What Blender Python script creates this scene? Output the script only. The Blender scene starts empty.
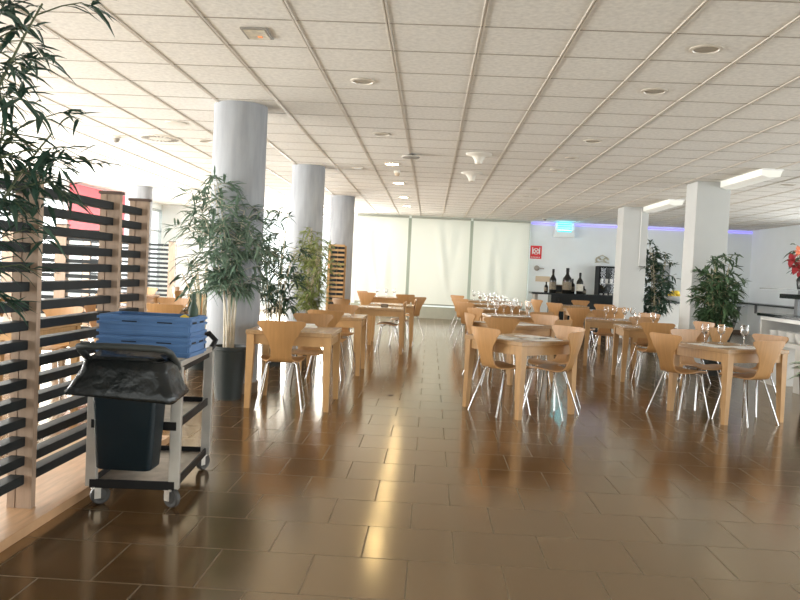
import bpy, bmesh, math, random
from math import sin, cos, pi, radians, sqrt
from mathutils import Vector, Matrix, noise as mnoise

S = bpy.context.scene
COL = S.collection

# ------------------------------------------------------------------ camera
CAM_H = 1.28
F_PX = 766.55
def cam_axes(p, y, r):
    cp, sp, cy, sy, cr, sr = cos(p), sin(p), cos(y), sin(y), cos(r), sin(r)
    f = Vector((sy*cp, cy*cp, sp)); rt = Vector((cy, -sy, 0)); dn = f.cross(rt)
    return cr*rt + sr*dn, -sr*rt + cr*dn, f
R_, D_, F_ = cam_axes(-.0373, -.0382, -.0469)
cam = bpy.data.cameras.new('camera')
cam.sensor_width = 36; cam.lens = F_PX/800*36; cam.clip_end = 200
cob = bpy.data.objects.new('camera', cam); COL.objects.link(cob)
m = Matrix.Identity(4)
for i in range(3):
    m[i][0] = R_[i]; m[i][1] = -D_[i]; m[i][2] = -F_[i]
m[2][3] = CAM_H
cob.matrix_world = m
S.camera = cob

# ------------------------------------------------------------------ world, light, exposure
W = bpy.data.worlds.new('sky'); S.world = W; W.use_nodes = True
bg = W.node_tree.nodes['Background']
bg.inputs[0].default_value = (.93, 1.0, .98, 1); bg.inputs[1].default_value = 1.5

def area(name, loc, rot, sx, sy, power, color):
    l = bpy.data.lights.new(name, 'AREA'); l.shape = 'RECTANGLE'
    l.size = sx; l.size_y = sy; l.energy = power; l.color = color
    o = bpy.data.objects.new(name, l); COL.objects.link(o)
    o.location = loc; o.rotation_euler = rot
    return o
# daylight entering through the window walls: left, far left, behind the blinds, and the windows behind the viewer
area('daylight_left', (-8.0, 9.5, 1.4), (0, radians(-96), 0), 2.4, 19, 1800, (1, .985, .95))
area('daylight_far', (-3.8, 21.95, 1.45), (radians(-110), 0, 0), 2.9, 2.4, 420, (1, .98, .94))
area('daylight_blinds', (.3, 22.2, 1.5), (radians(-90), 0, 0), 5.2, 2.8, 38, (1, 1, .95))
area('daylight_rear', (.5, -3.4, 1.3), (radians(112), 0, 0), 11, 2.2, 45, (1, .95, .88))
area('daylight_right', (9.25, 7.2, 1.3), (0, radians(117), 0), 2.3, 20, 620, (.93, .97, 1))  # fill from unseen right-hand windows, added to even out the light
S.view_settings.view_transform = 'Standard'
S.view_settings.look = 'None'
S.view_settings.gamma = 1
S.view_settings.use_curve_mapping = False
S.view_settings.exposure = 0.5
S.cycles.use_denoising = True
S.cycles.max_bounces = 10
S.cycles.diffuse_bounces = 5
S.cycles.sample_clamp_indirect = 6

# ------------------------------------------------------------------ materials
def mat(name, c, rough=.5, metal=0, vary=.0, scale=6.0, stretch=(1, 1, 1), bump=0, spec=.5, emit=None, es=0, trans=0, alpha=None, coat=0):
    M = bpy.data.materials.new(name); M.use_nodes = True
    nt = M.node_tree; b = nt.nodes['Principled BSDF']
    b.inputs['Base Color'].default_value = (*c, 1)
    b.inputs['Roughness'].default_value = rough
    b.inputs['Metallic'].default_value = metal
    b.inputs['Specular IOR Level'].default_value = spec
    b.inputs['Coat Weight'].default_value = coat
    if trans: b.inputs['Transmission Weight'].default_value = trans
    if emit:
        b.inputs['Emission Color'].default_value = (*emit, 1); b.inputs['Emission Strength'].default_value = es
    if vary or bump:
        tc = nt.nodes.new('ShaderNodeTexCoord'); mp = nt.nodes.new('ShaderNodeMapping')
        mp.inputs['Scale'].default_value = stretch
        nz = nt.nodes.new('ShaderNodeTexNoise'); nz.inputs['Scale'].default_value = scale; nz.inputs['Detail'].default_value = 5
        nt.links.new(tc.outputs['Object'], mp.inputs[0]); nt.links.new(mp.outputs[0], nz.inputs['Vector'])
        if vary:
            rp = nt.nodes.new('ShaderNodeValToRGB')
            rp.color_ramp.elements[0].position = .3; rp.color_ramp.elements[1].position = .7
            rp.color_ramp.elements[0].color = (*[x*(1-vary) for x in c], 1)
            rp.color_ramp.elements[1].color = (*[min(1, x*(1+vary)) for x in c], 1)
            nt.links.new(nz.outputs['Fac'], rp.inputs[0]); nt.links.new(rp.outputs[0], b.inputs['Base Color'])
        if bump:
            bp = nt.nodes.new('ShaderNodeBump'); bp.inputs['Strength'].default_value = bump; bp.inputs['Distance'].default_value = .01
            nt.links.new(nz.outputs['Fac'], bp.inputs['Height']); nt.links.new(bp.outputs[0], b.inputs['Normal'])
    return M

def mat_fabric(name, c, tr):
    M = bpy.data.materials.new(name); M.use_nodes = True; nt = M.node_tree
    for n in list(nt.nodes):
        if n.type != 'OUTPUT_MATERIAL': nt.nodes.remove(n)
    out = [n for n in nt.nodes if n.type == 'OUTPUT_MATERIAL'][0]
    d = nt.nodes.new('ShaderNodeBsdfDiffuse'); t = nt.nodes.new('ShaderNodeBsdfTranslucent'); mx = nt.nodes.new('ShaderNodeMixShader')
    nz = nt.nodes.new('ShaderNodeTexNoise'); nz.inputs['Scale'].default_value = 90
    rp = nt.nodes.new('ShaderNodeValToRGB'); rp.color_ramp.elements[0].color = (*[x*.94 for x in c], 1); rp.color_ramp.elements[1].color = (*c, 1)
    tc = nt.nodes.new('ShaderNodeTexCoord'); nt.links.new(tc.outputs['Object'], nz.inputs['Vector'])
    nt.links.new(nz.outputs['Fac'], rp.inputs[0])
    for s in (d, t): nt.links.new(rp.outputs[0], s.inputs['Color'])
    mx.inputs[0].default_value = tr
    nt.links.new(d.outputs[0], mx.inputs[1]); nt.links.new(t.outputs[0], mx.inputs[2]); nt.links.new(mx.outputs[0], out.inputs[0])
    return M

def mat_pane(name, refl=.05):
    M = bpy.data.materials.new(name); M.use_nodes = True; nt = M.node_tree
    for n in list(nt.nodes):
        if n.type != 'OUTPUT_MATERIAL': nt.nodes.remove(n)
    out = [n for n in nt.nodes if n.type == 'OUTPUT_MATERIAL'][0]
    a = nt.nodes.new('ShaderNodeBsdfTransparent'); g = nt.nodes.new('ShaderNodeBsdfGlossy'); g.inputs['Roughness'].default_value = .02
    mx = nt.nodes.new('ShaderNodeMixShader'); mx.inputs[0].default_value = refl
    nt.links.new(a.outputs[0], mx.inputs[1]); nt.links.new(g.outputs[0], mx.inputs[2]); nt.links.new(mx.outputs[0], out.inputs[0])
    return M

def mat_floor():
    M = mat('floor_tiles', (.2, .15, .1), .2)
    nt = M.node_tree; b = nt.nodes['Principled BSDF']; L = nt.links.new
    tc = nt.nodes.new('ShaderNodeTexCoord'); mp = nt.nodes.new('ShaderNodeMapping')
    T, H = .4154, .4229
    mp.inputs['Location'].default_value = (.2478 + 40*T, -4.63 + 100*H, 0)
    br = nt.nodes.new('ShaderNodeTexBrick'); br.offset = .5; br.offset_frequency = 2; br.squash = 1
    br.inputs['Scale'].default_value = 1; br.inputs['Brick Width'].default_value = T; br.inputs['Row Height'].default_value = H
    br.inputs['Mortar Size'].default_value = .0038; br.inputs['Mortar Smooth'].default_value = .1; br.inputs['Bias'].default_value = 0
    br.inputs['Color1'].default_value = (.085, .044, .017, 1); br.inputs['Color2'].default_value = (.105, .056, .023, 1)
    br.inputs['Mortar'].default_value = (.03, .018, .010, 1)
    L(tc.outputs['Object'], mp.inputs[0]); L(mp.outputs[0], br.inputs['Vector'])
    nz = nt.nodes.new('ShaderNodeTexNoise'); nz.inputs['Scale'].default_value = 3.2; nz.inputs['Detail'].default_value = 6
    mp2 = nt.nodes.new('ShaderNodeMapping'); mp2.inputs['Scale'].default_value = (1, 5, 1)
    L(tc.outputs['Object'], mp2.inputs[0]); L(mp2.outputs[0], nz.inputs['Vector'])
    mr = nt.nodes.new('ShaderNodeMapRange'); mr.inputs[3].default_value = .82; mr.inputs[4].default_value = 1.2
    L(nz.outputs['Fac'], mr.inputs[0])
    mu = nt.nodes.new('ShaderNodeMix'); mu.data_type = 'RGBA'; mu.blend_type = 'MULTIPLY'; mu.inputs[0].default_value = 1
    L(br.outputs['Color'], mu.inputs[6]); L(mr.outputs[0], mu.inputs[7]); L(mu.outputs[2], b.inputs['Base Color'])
    rr = nt.nodes.new('ShaderNodeMapRange'); rr.inputs[3].default_value = .13; rr.inputs[4].default_value = .19
    L(nz.outputs['Fac'], rr.inputs[0])
    ad = nt.nodes.new('ShaderNodeMath'); ad.operation = 'MULTIPLY_ADD'; ad.inputs[1].default_value = .4
    L(br.outputs['Fac'], ad.inputs[0]); L(rr.outputs[0], ad.inputs[2]); L(ad.outputs[0], b.inputs['Roughness'])
    b.inputs['IOR'].default_value = 3.0; b.inputs['Specular Tint'].default_value = (1, .85, .60, 1)
    return M

MT = dict(
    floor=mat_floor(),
    ceil=mat('ceiling_tile', (.765, .745, .70), .95, vary=.09, scale=28, bump=.25),
    grid=mat('ceiling_tee', (.62, .57, .5), .5),
    tee=mat('ceiling_cross_tee', (.36, .32, .27), .6),
    wall=mat('wall_paint', (.80, .85, .87), .7, vary=.02, scale=2),
    wallw=mat('wall_paint_white', (.8, .83, .82), .7, vary=.02, scale=2),
    column=mat('column_plaster', (.33, .345, .37), .75, vary=.16, scale=5, stretch=(2.2, 2.2, .35), bump=.1),
    pillar=mat('pillar_paint', (.50, .51, .50), .6, vary=.02, scale=3),
    skirt=mat('skirting', (.18, .13, .09), .5, vary=.1),
    frame=mat('window_frame', (.55, .57, .57), .4, metal=.3),
    pane=mat_pane('window_glass'), doorglass=mat_pane('cabinet_glass', .02),
    blind=mat_fabric('blind_fabric', (.79, .81, .74), .20),
    blindbar=mat('blind_bar', (.36, .38, .33), .5),
    red=mat('red_panel', (.75, .10, .13), .6, vary=.05),
    wood=mat('table_wood', (.46, .27, .115), .4, vary=.12, scale=5, stretch=(1, 9, 1)),
    woodtop=mat('table_top_wood', (.38, .235, .115), .27, vary=.12, scale=5, stretch=(9, 1, 1)),
    veneer=mat('chair_veneer', (.43, .23, .088), .38, vary=.10, scale=4, stretch=(10, 1, 1)),
    chrome=mat('chrome', (.55, .55, .56), .16, metal=1),
    steel=mat('brushed_steel', (.55, .53, .5), .35, metal=.7, vary=.1, scale=14),
    alu=mat('aluminium_post', (.50, .48, .45), .4, metal=.5, vary=.1, scale=9),
    tray=mat('steel_tray', (.42, .38, .33), .42, metal=.5, vary=.3, scale=9),
    rubber=mat('black_rubber', (.010, .010, .011), .5, vary=.1, spec=.25),
    handle=mat('grey_handle', (.035, .042, .042), .5, vary=.1),
    wheel=mat('grey_wheel', (.05, .048, .046), .5, vary=.1),
    binm=mat('bin_plastic', (.004, .012, .018), .42, vary=.1, spec=.28),
    bag=mat('bin_bag', (.006, .008, .009), .24, vary=.2, scale=14, bump=.9, spec=.4),
    blue=mat('blue_crate', (.085, .19, .40), .5, vary=.12, scale=7),
    slat=mat('dark_slat', (.014, .018, .020), .5, vary=.15, scale=9, spec=.25),
    post=mat('screen_post_wood', (.38, .27, .195), .5, vary=.14, scale=5, stretch=(9, 9, 1)),
    cap=mat('post_cap', (.10, .06, .045), .5, vary=.1),
    plinth=mat('plinth_wood', (.50, .30, .165), .35, vary=.18, scale=4, stretch=(9, 1, 1)),
    planter=mat('planter_dark', (.009, .016, .017), .45, vary=.1),
    soil=mat('soil', (.05, .035, .025), .9, vary=.4, scale=40),
    cane=mat('bamboo_cane', (.42, .36, .23), .55, vary=.25, scale=12),
    caned=mat('dark_cane', (.10, .12, .06), .55, vary=.25, scale=12),
    canew=mat('pale_cane', (.55, .5, .4), .55, vary=.2, scale=12),
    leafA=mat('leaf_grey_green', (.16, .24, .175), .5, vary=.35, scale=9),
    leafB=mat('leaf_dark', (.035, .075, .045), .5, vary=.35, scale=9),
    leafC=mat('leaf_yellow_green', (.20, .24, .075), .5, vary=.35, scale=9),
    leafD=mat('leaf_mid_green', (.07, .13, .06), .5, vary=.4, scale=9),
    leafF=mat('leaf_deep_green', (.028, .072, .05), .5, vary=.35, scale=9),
    redleaf=mat('red_petal', (.42, .05, .06), .4, vary=.2),
    orangeleaf=mat('orange_petal', (.85, .33, .2), .4, vary=.2),
    stripe=mat('striped_leaf', (.35, .42, .32), .5, vary=.8, scale=26, stretch=(1, 1, 1)),
    cabinet=mat('cabinet_black', (.012, .014, .016), .6, vary=.1, spec=.2),
    black=mat('black_gloss', (.012, .016, .018), .25, vary=.1),
    white=mat('white_lacquer', (.8, .8, .78), .4, vary=.02),
    shade=mat('grey_steel_post', (.23, .24, .25), .45, metal=.3, vary=.1),
    porcelain=mat('porcelain', (.82, .82, .8), .25, vary=.02),
    lampon=mat('lamp_on', (1, .9, .7), .5, emit=(1, .78, .42), es=60),
    lampoff=mat('lamp_reflector', (.40, .36, .30), .4, vary=.15, scale=30),
    ring=mat('lamp_ring', (.66, .61, .53), .35),
    cream=mat('cream_plastic', (.74, .71, .64), .45),
    greyp=mat('grey_plastic', (.30, .28, .25), .5),
    emerg=mat('emergency_lens', (.62, .55, .42), .3, vary=.2, scale=30),
    ledon=mat('emergency_led', (.9, .3, .1), .4, emit=(1, .35, .1), es=.35),  # stands in for an orange reflection on the emergency light
    tube=mat('light_trunking', (.86, .86, .80), .5, emit=(1, 1, .94), es=.12),
    led=mat('purple_led', (.2, .2, .9), .4, emit=(.22, .18, 1.0), es=1.2),
    cyan=mat('cyan_tube', (.1, .7, .8), .4, emit=(.08, .66, .9), es=.85),
    sign=mat('sign_red', (.72, .03, .04), .45, vary=.02),
    signw=mat('sign_white', (.82, .82, .8), .45),
    bottle=mat('dark_bottle', (.012, .012, .010), .12, vary=.1),
    label=mat('bottle_label', (.72, .70, .62), .6, vary=.1, scale=30),
    labeld=mat('bottle_label_dark', (.20, .17, .12), .6, vary=.3, scale=30),
    glass=mat('clear_glass', (1, 1, 1), .0, trans=1),
    gwine=mat('fridge_glass', (.05, .07, .08), .1),
    paper=mat('white_paper', (.82, .81, .78), .7, vary=.02),
    napkin=mat('napkin', (.83, .78, .7), .8, vary=.05),
    yellow=mat('yellow_fruit', (.80, .58, .06), .45, vary=.15),
    kerb=mat('kerb_paint', (.42, .43, .36), .6, vary=.05),
    tan=mat('tan_card', (.62, .50, .36), .7, vary=.05),
    clock=mat('pale_metal', (.5, .47, .36), .4, vary=.3, scale=20),
    greytile=mat('grey_wall_panel', (.32, .34, .35), .5, vary=.1),
    outdoor=mat('outdoor_green', (.12, .22, .08), .9, vary=.5, scale=3),
    ground=mat('outdoor_paving', (.5, .5, .47), .9, vary=.1),
)

# ------------------------------------------------------------------ mesh helpers
class B:
    def __init__(s): s.bm = bmesh.new()
    def box(s, x0, x1, y0, y1, z0, z1, bev=0, M=None):
        r = bmesh.ops.create_cube(s.bm, size=1)
        vs = r['verts']
        for v in vs:
            v.co = Vector(((x0+x1)/2 + v.co.x*(x1-x0), (y0+y1)/2 + v.co.y*(y1-y0), (z0+z1)/2 + v.co.z*(z1-z0)))
        if bev:
            es = list({e for v in vs for e in v.link_edges})
            g = bmesh.ops.bevel(s.bm, geom=es, offset=bev, segments=2, affect='EDGES', profile=.6)
            vs = list({v for f in g['faces'] for v in f.verts} | {v for v in vs if v.is_valid})
        if M is not None:
            for v in vs: v.co = M @ v.co
        return s
    def loft(s, rings, cap=True, closed=True):
        R = [[s.bm.verts.new(p) for p in r] for r in rings]
        for a, b in zip(R, R[1:]):
            n = len(a)
            for i in range(n if closed else n-1):
                j = (i+1) % n
                s.bm.faces.new((a[i], a[j], b[j], b[i]))
        if cap:
            s.bm.faces.new(list(reversed(R[0]))); s.bm.faces.new(R[-1])
        return s
    def lathe(s, prof, n=24, c=(0, 0, 0), cap=True):
        rings = [[(c[0]+r*cos(2*pi*i/n), c[1]+r*sin(2*pi*i/n), c[2]+z) for i in range(n)] for r, z in prof]
        return s.loft(rings, cap)
    def tube(s, pts, r, n=8):
        P = [Vector(p) for p in pts]
        rr = r if isinstance(r, (list, tuple)) else [r]*len(P)
        rings = []; up = None
        for i, p in enumerate(P):
            t = (P[min(i+1, len(P)-1)] - P[max(i-1, 0)]).normalized()
            if up is None:
                up = Vector((0, 0, 1)) if abs(t.z) < .9 else Vector((1, 0, 0))
            a = t.cross(up).normalized(); b = a.cross(t).normalized(); up = b
            rings.append([p + rr[i]*(cos(2*pi*k/n)*a + sin(2*pi*k/n)*b) for k in range(n)])
        return s.loft(rings)
    def prism(s, poly, a0, a1, axis='z'):
        def pt(u, v, w):
            return {'z': (u, v, w), 'y': (u, w, v), 'x': (w, u, v)}[axis]
        return s.loft([[pt(u, v, a0) for u, v in poly], [pt(u, v, a1) for u, v in poly]])
    def obj(s, name, m, parent=None, smooth=None, loc=None, rz=0):
        bmesh.ops.recalc_face_normals(s.bm, faces=s.bm.faces)
        me = bpy.data.meshes.new(name); s.bm.to_mesh(me); s.bm.free()
        o = bpy.data.objects.new(name, me); COL.objects.link(o)
        me.materials.append(MT[m] if isinstance(m, str) else m)
        if smooth:
            for p in me.polygons: p.use_smooth = True
            try: me.set_sharp_from_angle(angle=radians(smooth))
            except Exception: pass
        if parent: o.parent = parent
        if loc: o.location = loc
        if rz: o.rotation_euler.z = rz
        return o

def tag(o, label, cat, group=None):
    o['label'] = label; o['category'] = cat
    if group: o['group'] = group
    return o
def thing(name, label, cat, loc=(0, 0, 0), rz=0, group=None):
    o = bpy.data.objects.new(name, None); COL.objects.link(o)
    o.location = loc; o.rotation_euler = (0, 0, rz); o.empty_display_size = .1
    return tag(o, label, cat, group)
def struct(o): o['kind'] = 'structure'; return o
def dup(root, loc, rz, label, group=None):
    r = root.copy(); COL.objects.link(r); r.location = loc; r.rotation_euler = (0, 0, rz); r['label'] = label
    if group: r['group'] = group
    for ch in list(root.children):
        c = ch.copy(); COL.objects.link(c); c.parent = r
        for g in list(ch.children):
            d = g.copy(); COL.objects.link(d); d.parent = c
    return r

# ------------------------------------------------------------------ the room
CZ = 2.852
XL, XR, YB, YF = -7.7, 8.8, 21.55, -3.0
struct(B().box(XL-.3, XR+.3, YF-.3, YB+.5, -.12, 0).obj('floor', 'floor'))
struct(B().box(XL-.3, XR+.3, YF-.3, YB+.5, CZ, CZ+.12).obj('ceiling', 'ceil'))
g = B()
i = -14
while True:
    x = -.948 + .6*i; i += 1
    if x > XR: break
    if x < XL: continue
    g.box(x-.0125, x-.003, YF, YB-.02, CZ-.007, CZ+.001)
    g.box(x+.003, x+.0125, YF, YB-.02, CZ-.007, CZ+.001)
struct(g.obj('trim_1', 'grid'))
g = B()
for j in range(-14, 29):
    y = 4.93 + .6*j
    if YF < y < YB-.02: g.box(XL, XR, y-.0055, y+.0055, CZ-.003, CZ+.001)
struct(g.obj('trim_2', 'tee'))

# right wall, rear wall with its window openings, back wall right of the blinds
w = B(); w.box(XR, XR+.25, 17.6, YB+.3, 0, CZ); w.box(XR, XR+.25, YF, 17.6, 0, .4); w.box(XR, XR+.25, YF, 17.6, 2.6, CZ)
for y in (YF+.15, 3.0, 9.0): w.box(XR, XR+.25, y-.15, y+.15, .4, 2.6)
struct(w.obj('wall_right', 'wall'))
w = B()
for x0, x1, z0, z1 in ((XL, XR, 0, .5), (XL, XR, 2.5, CZ), (XL, -5.2, .5, 2.5), (6.2, XR, .5, 2.5), (-.2, .6, .5, 2.5)):
    w.box(x0, x1, YF-.25, YF, z0, z1)
struct(w.obj('wall_rear', 'wallw'))
struct(B().box(2.72, XR, YB, YB+.25, 0, CZ).obj('wall_back', 'wall'))
w = B(); w.box(XL, 2.72, YB, YB+.25, 0, .12); w.box(XL, 2.72, YB, YB+.25, 2.79, CZ); w.box(-2.3, -2.12, YB, YB+.25, .12, 2.79); w.box(XL, -5.3, YB, YB+.25, .12, 2.79)
struct(w.obj('wall_back_windows', 'wallw'))
# low kerb under the blinds
struct(B().box(-2.2, 2.7, YB-.06, YB-.001, 0, .33).obj('baseboard_back', 'kerb'))
struct(B().box(2.72, XR, YB-.02, YB, 0, .1).obj('baseboard_back_right', 'skirt'))

def window(n, axis, a0, a1, pos, z0, z1, mull, tr=None, fm='frame', mw=.03):
    root = bpy.data.objects.new('window_%d' % n, None); COL.objects.link(root); root['kind'] = 'structure'
    f = B(); p = B()
    def bx(b, u0, u1, za, zb, d0=-.035, d1=.035):
        if axis == 'x': b.box(u0, u1, pos+d0, pos+d1, za, zb)
        else: b.box(pos+d0, pos+d1, u0, u1, za, zb)
    bx(f, a0, a1, z0, z0+.06); bx(f, a0, a1, z1-.06, z1)
    for u in [a0+.03] + mull + [a1-.03]: bx(f, u-mw, u+mw, z0+.06, z1-.06)
    if tr: bx(f, a0, a1, tr-.025, tr+.025)
    bx(p, a0+.02, a1-.02, z0+.02, z1-.02, -.004, .004)
    f.obj('window_frame', fm, root); p.obj('window_pane', 'pane', root)
window(1, 'x', -5.3, -2.3, YB+.12, .12, 2.79, [-3.72], 2.65)
window(2, 'x', -2.12, 2.72, YB+.14, .12, 2.79, [-.632, 1.085], None, 'blindbar', .075)
# left window wall
w = B(); w.box(XL-.2, XL, YF, YB+.3, 0, .35); w.box(XL-.2, XL, YF, YB+.3, 2.70, CZ)
ys = [YF, 2.0, 6.9, 11.6, 16.0, 19.5, YB+.3]
for y in ys[1:-1]: w.box(XL-.2, XL, y-.12, y+.12, .35, 2.70)
struct(w.obj('wall_left', 'wallw'))
for k, (a, b) in enumerate(zip(ys, ys[1:])):
    window(3+k, 'y', a+.12, b-.12, XL-.1, .35, 2.70, [(a+b)/2], 2.1)
for k, (a, b) in enumerate(((YF+.3, 2.85), (3.15, 8.85), (9.15, 17.6))): window(9+k, 'y', a, b, XR+.12, .4, 2.6, [(a+b)/2], 2.05)  # right-wall windows out of view, added to let in fill light
# outside: paving and a strip of greenery beyond the windows
struct(B().box(-40, 40, -20, 60, -.30, -.14).obj('ground', 'ground'))

def column(x, y, r, label):
    t = thing('round_column', label, 'column', (x, y, 0), 0, 'round columns'); t['kind'] = 'structure'
    B().lathe([(r, .0), (r, CZ)], 48).obj('column_shaft', 'column', t, 40)
    B().lathe([(r+.012, 0), (r+.012, .10), (r+.002, .105)], 48).obj('column_skirting', 'skirt', t, 40)
column(-1.966, 7.65, .262, 'nearest grey plastered round column behind the dark planter of bamboo')
column(-1.98, 12.0, .256, 'second grey round column, with the sunlit bamboo in front of it')
column(-1.985, 16.71, .262, 'third grey round column, just left of the blinds')
column(-6.39, 16.46, .28, 'pale round column far left, beyond the slatted screen')

def pillar(x0, y0, s, label):
    t = thing('square_pillar', label, 'pillar', (x0+s/2, y0+s/2, 0), 0, 'square pillars'); t['kind'] = 'structure'
    B().box(-s/2, s/2, -s/2, s/2, 0, CZ, .008).obj('pillar_shaft', 'pillar', t)
    B().box(-s/2-.012, s/2+.012, -s/2-.012, s/2+.012, 0, .1).obj('pillar_skirting', 'skirt', t)
pillar(3.96, 11.8, .5, 'nearer square grey pillar with a bushy plant at its foot')
pillar(3.97, 16.25, .52, 'farther square grey pillar beside the bottle counter')
# thin white cable cover on the farther pillar
tag(B().box(4.33, 4.345, 16.235, 16.249, 1.62, CZ-.02).obj('cable_cover', 'signw'), 'thin white cable cover running down the farther square pillar', 'cable cover')

# ------------------------------------------------------------------ blinds
def blind(x0, x1, label, seed):
    t = thing('roller_blind', label, 'blind', ((x0+x1)/2, YB-.16, 0), 0, 'roller blinds on the back windows')
    h = (x1-x0)/2
    B().box(-h, h, -.05, .05, 2.775, 2.835, .01).obj('cassette', 'blindbar', t)
    rnd = random.Random(seed); a = [rnd.uniform(-.5, .5)*h for _ in range(4)]; ph = [rnd.uniform(0, 6) for _ in range(4)]
    nx, nz = 36, 30; b = B(); rows = []
    for side in (0, 1):
        for j in range(nz+1):
            v = j/nz; z = .40 + v*(2.785-.40); row = []
            for i in range(nx+1):
                x = -h + .012 + (2*h-.024)*i/nx; d = 0
                for k in range(4):
                    c = a[k] + (v-.5)*(-.5 + .35*k)*h
                    d += .06*math.exp(-((x-c)/(.10+.03*k))**2)*sin(pi*v)**.8*(1 if k % 2 else -1)
                row.append(b.bm.verts.new((x, d + side*.002, z)))
            rows.append(row)
    n = nz+1
    for s_ in (0, 1):
        for j in range(nz):
            for i in range(nx):
                q = [rows[s_*n+j][i], rows[s_*n+j][i+1], rows[s_*n+j+1][i+1], rows[s_*n+j+1][i]]
                b.bm.faces.new(q)
        break
    for r in rows[n:]:
        for v in r: b.bm.verts.remove(v)
    fb = b.obj('blind_fabric', 'blind', t, 80)
    B().box(-h+.01, h-.01, -.012, .012, .375, .41, .004).obj('bottom_bar', 'blindbar', t)
blind(-2.10, -.665, 'leftmost of the three pale wavy roller blinds on the back wall', 1)
blind(-.60, 1.055, 'middle of the three pale wavy roller blinds on the back wall', 5)
blind(1.115, 2.69, 'rightmost pale wavy roller blind, next to the red fire sign', 9)

# red banner along the top of the left window wall
tag(B().box(XL+.02, XL+.06, 15.95, 19.3, 1.86, CZ-.03, .01).obj('banner', 'red'), 'red banner panel high on the left window wall behind the slatted screen', 'banner')

# ------------------------------------------------------------------ slatted screens
def screen(label, loc, rz, length, posts, n_slats, z0, pitch, sh, plinth=None, sd=.07):
    """runs along local +y; posts are boards across local x"""
    t = thing('slatted_screen', label, 'screen', loc, rz, 'slatted wooden screens')
    sl = B()
    for k in range(n_slats):
        z = z0 + pitch*k
        sl.box(-.055, -.055+sd, 0, length, z, z+sh, .004)
    sl.obj('slat_panel', 'slat', t)
    top = z0 + pitch*n_slats + .0
    for y in posts:
        p = B()
        p.box(-.068, -.030, y-.02, y+.02, .0 if not plinth else .045, top)
        p.box(-.024, .052, y-.02, y+.02, .0 if not plinth else .045, top)
        p.box(-.032, -.022, y-.012, y+.012, .0 if not plinth else .045, top)
        po = p.obj('post', 'post', t)
        B().box(-.078, .062, y-.028, y+.028, top, top+.018, .003).obj('post_cap', 'cap', po)
    if plinth:
        B().box(*plinth, 0, .048, .004).obj('plinth', 'plinth', t)
    return t
screen('long dark slatted screen with wooden posts standing on a wooden plinth at near left', (-1.93, 0, 0), 0, 5.03,
       [3.62, 4.56, 5.01], 16, .165, .0935, .046)
# its slats start where the plinth starts
scr = bpy.data.objects['slatted_screen']
for ch in scr.children:
    if ch.name.startswith('slat_panel'):
        for v in ch.data.vertices:
            if v.co.y < 2: v.co.y += 3.17
p = B()
for x0, x1 in ((-.068, -.03), (-.024, .052)): p.box(x0, x1, 3.15, 3.19, .045, 1.661)
p.box(-.032, -.022, 3.158, 3.182, .045, 1.661)
po = p.obj('post', 'post', scr); B().box(-.078, .062, 3.142, 3.198, 1.661, 1.679, .003).obj('post_cap', 'cap', po)
B().box(-.40, .155, 3.13, 5.30, 0, .048, .004).obj('plinth', 'plinth', scr)

def cross_screen(label, x0, x1, y, xs, ends=False):
    t = thing('slatted_screen', label, 'screen', (x0, y, 0), 0, 'slatted wooden screens')
    L = x1-x0; sl = B()
    for k in range(16):
        z = .165 + .0935*k
        sl.box(0, L+(.012 if ends else 0), -.03, .03, z, z+.047, .003)
    sl.obj('slat_panel', 'slat', t)
    for x in xs:
        p = B(); p.box(x-.07, x+.07, -.045, .045, 0, 1.661)
        B
        po = p.obj('post', 'post', t)
        B().box(x-.08, x+.08, -.055, .055, 1.661, 1.679, .003).obj('post_cap', 'cap', po)
    return t
cross_screen('small slatted screen far left, standing across the room beyond the long screen', -7.2, -5.25, 15.6, [.1, 1.88])
cross_screen('slatted screen with pale posts seen through the long near screen', -5.4, -3.9, 9.5, [.07, .75, 1.43])
# end-on lattice screen in front of the third column
t = thing('lattice_screen', 'narrow wooden lattice screen with dark slat ends before the third column', 'screen', (-1.93, 15.95, 0))
for k, x in enumerate((-.205, -.045, .115)):
    B().box(x-.035 if k else x-.02, x+.035, -.03+.05*k, .02+.05*k, 0, 1.76, .004).obj('post', 'wood', t)
b = B(); d = B()
for k in range(17):
    z = .14 + .0965*k
    b.box(-.19, .12, .015, .045, z+.05, z+.0965)
    d.box(-.2, -.03, -.02, .01, z, z+.05); d.box(-.02, .115, .01, .05, z, z+.05)
b.obj('rail', 'wood', t); d.obj('slat_panel', 'slat', t)

# ------------------------------------------------------------------ ceiling fittings
def downlight(x, y, label, on=False, r=.095):
    t = thing('downlight', label, 'ceiling light', (x, y, CZ), 0, 'round ceiling downlights')
    B().lathe([(r+.02, -.001), (r+.022, -.008), (r, -.012), (r-.004, -.004), (r-.006, -.001)], 28, cap=False).obj('trim_ring', 'ring', t, 30)
    B().lathe([(r-.006, -.004), (r*.5, -.0045)], 28).obj('lamp' if on else 'reflector', 'lampon' if on else 'lampoff', t, 30)
    if on:
        l = bpy.data.lights.new('downlight_beam', 'SPOT'); l.energy = 22; l.color = (1, .8, .5); l.spot_size = radians(95); l.spot_blend = .6; l.shadow_soft_size = .07
        o = bpy.data.objects.new('downlight_beam', l); COL.objects.link(o); o.location = (0, 0, -.03); o.parent = t
N = ['nearest', 'second', 'third', 'fourth', 'fifth', 'sixth', 'seventh', 'eighth', 'ninth', 'tenth', 'eleventh', 'farthest']
for k, y in enumerate((5.227, 6.405, 8.788, 10.065, 11.225, 13.745, 14.981, 16.032, 18.604, 20.9)):
    downlight(1.755, y, 'unlit round downlight, %s in the right-hand ceiling row' % (N[k] if k < 9 else 'farthest'), r=.085 if k != 3 else .07)
for k, y in enumerate((6.436, 8.878)):
    downlight(-.64, y, 'unlit round downlight, %s in the left-hand ceiling row' % ('nearest' if k == 0 else 'second'), r=.085)
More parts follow.
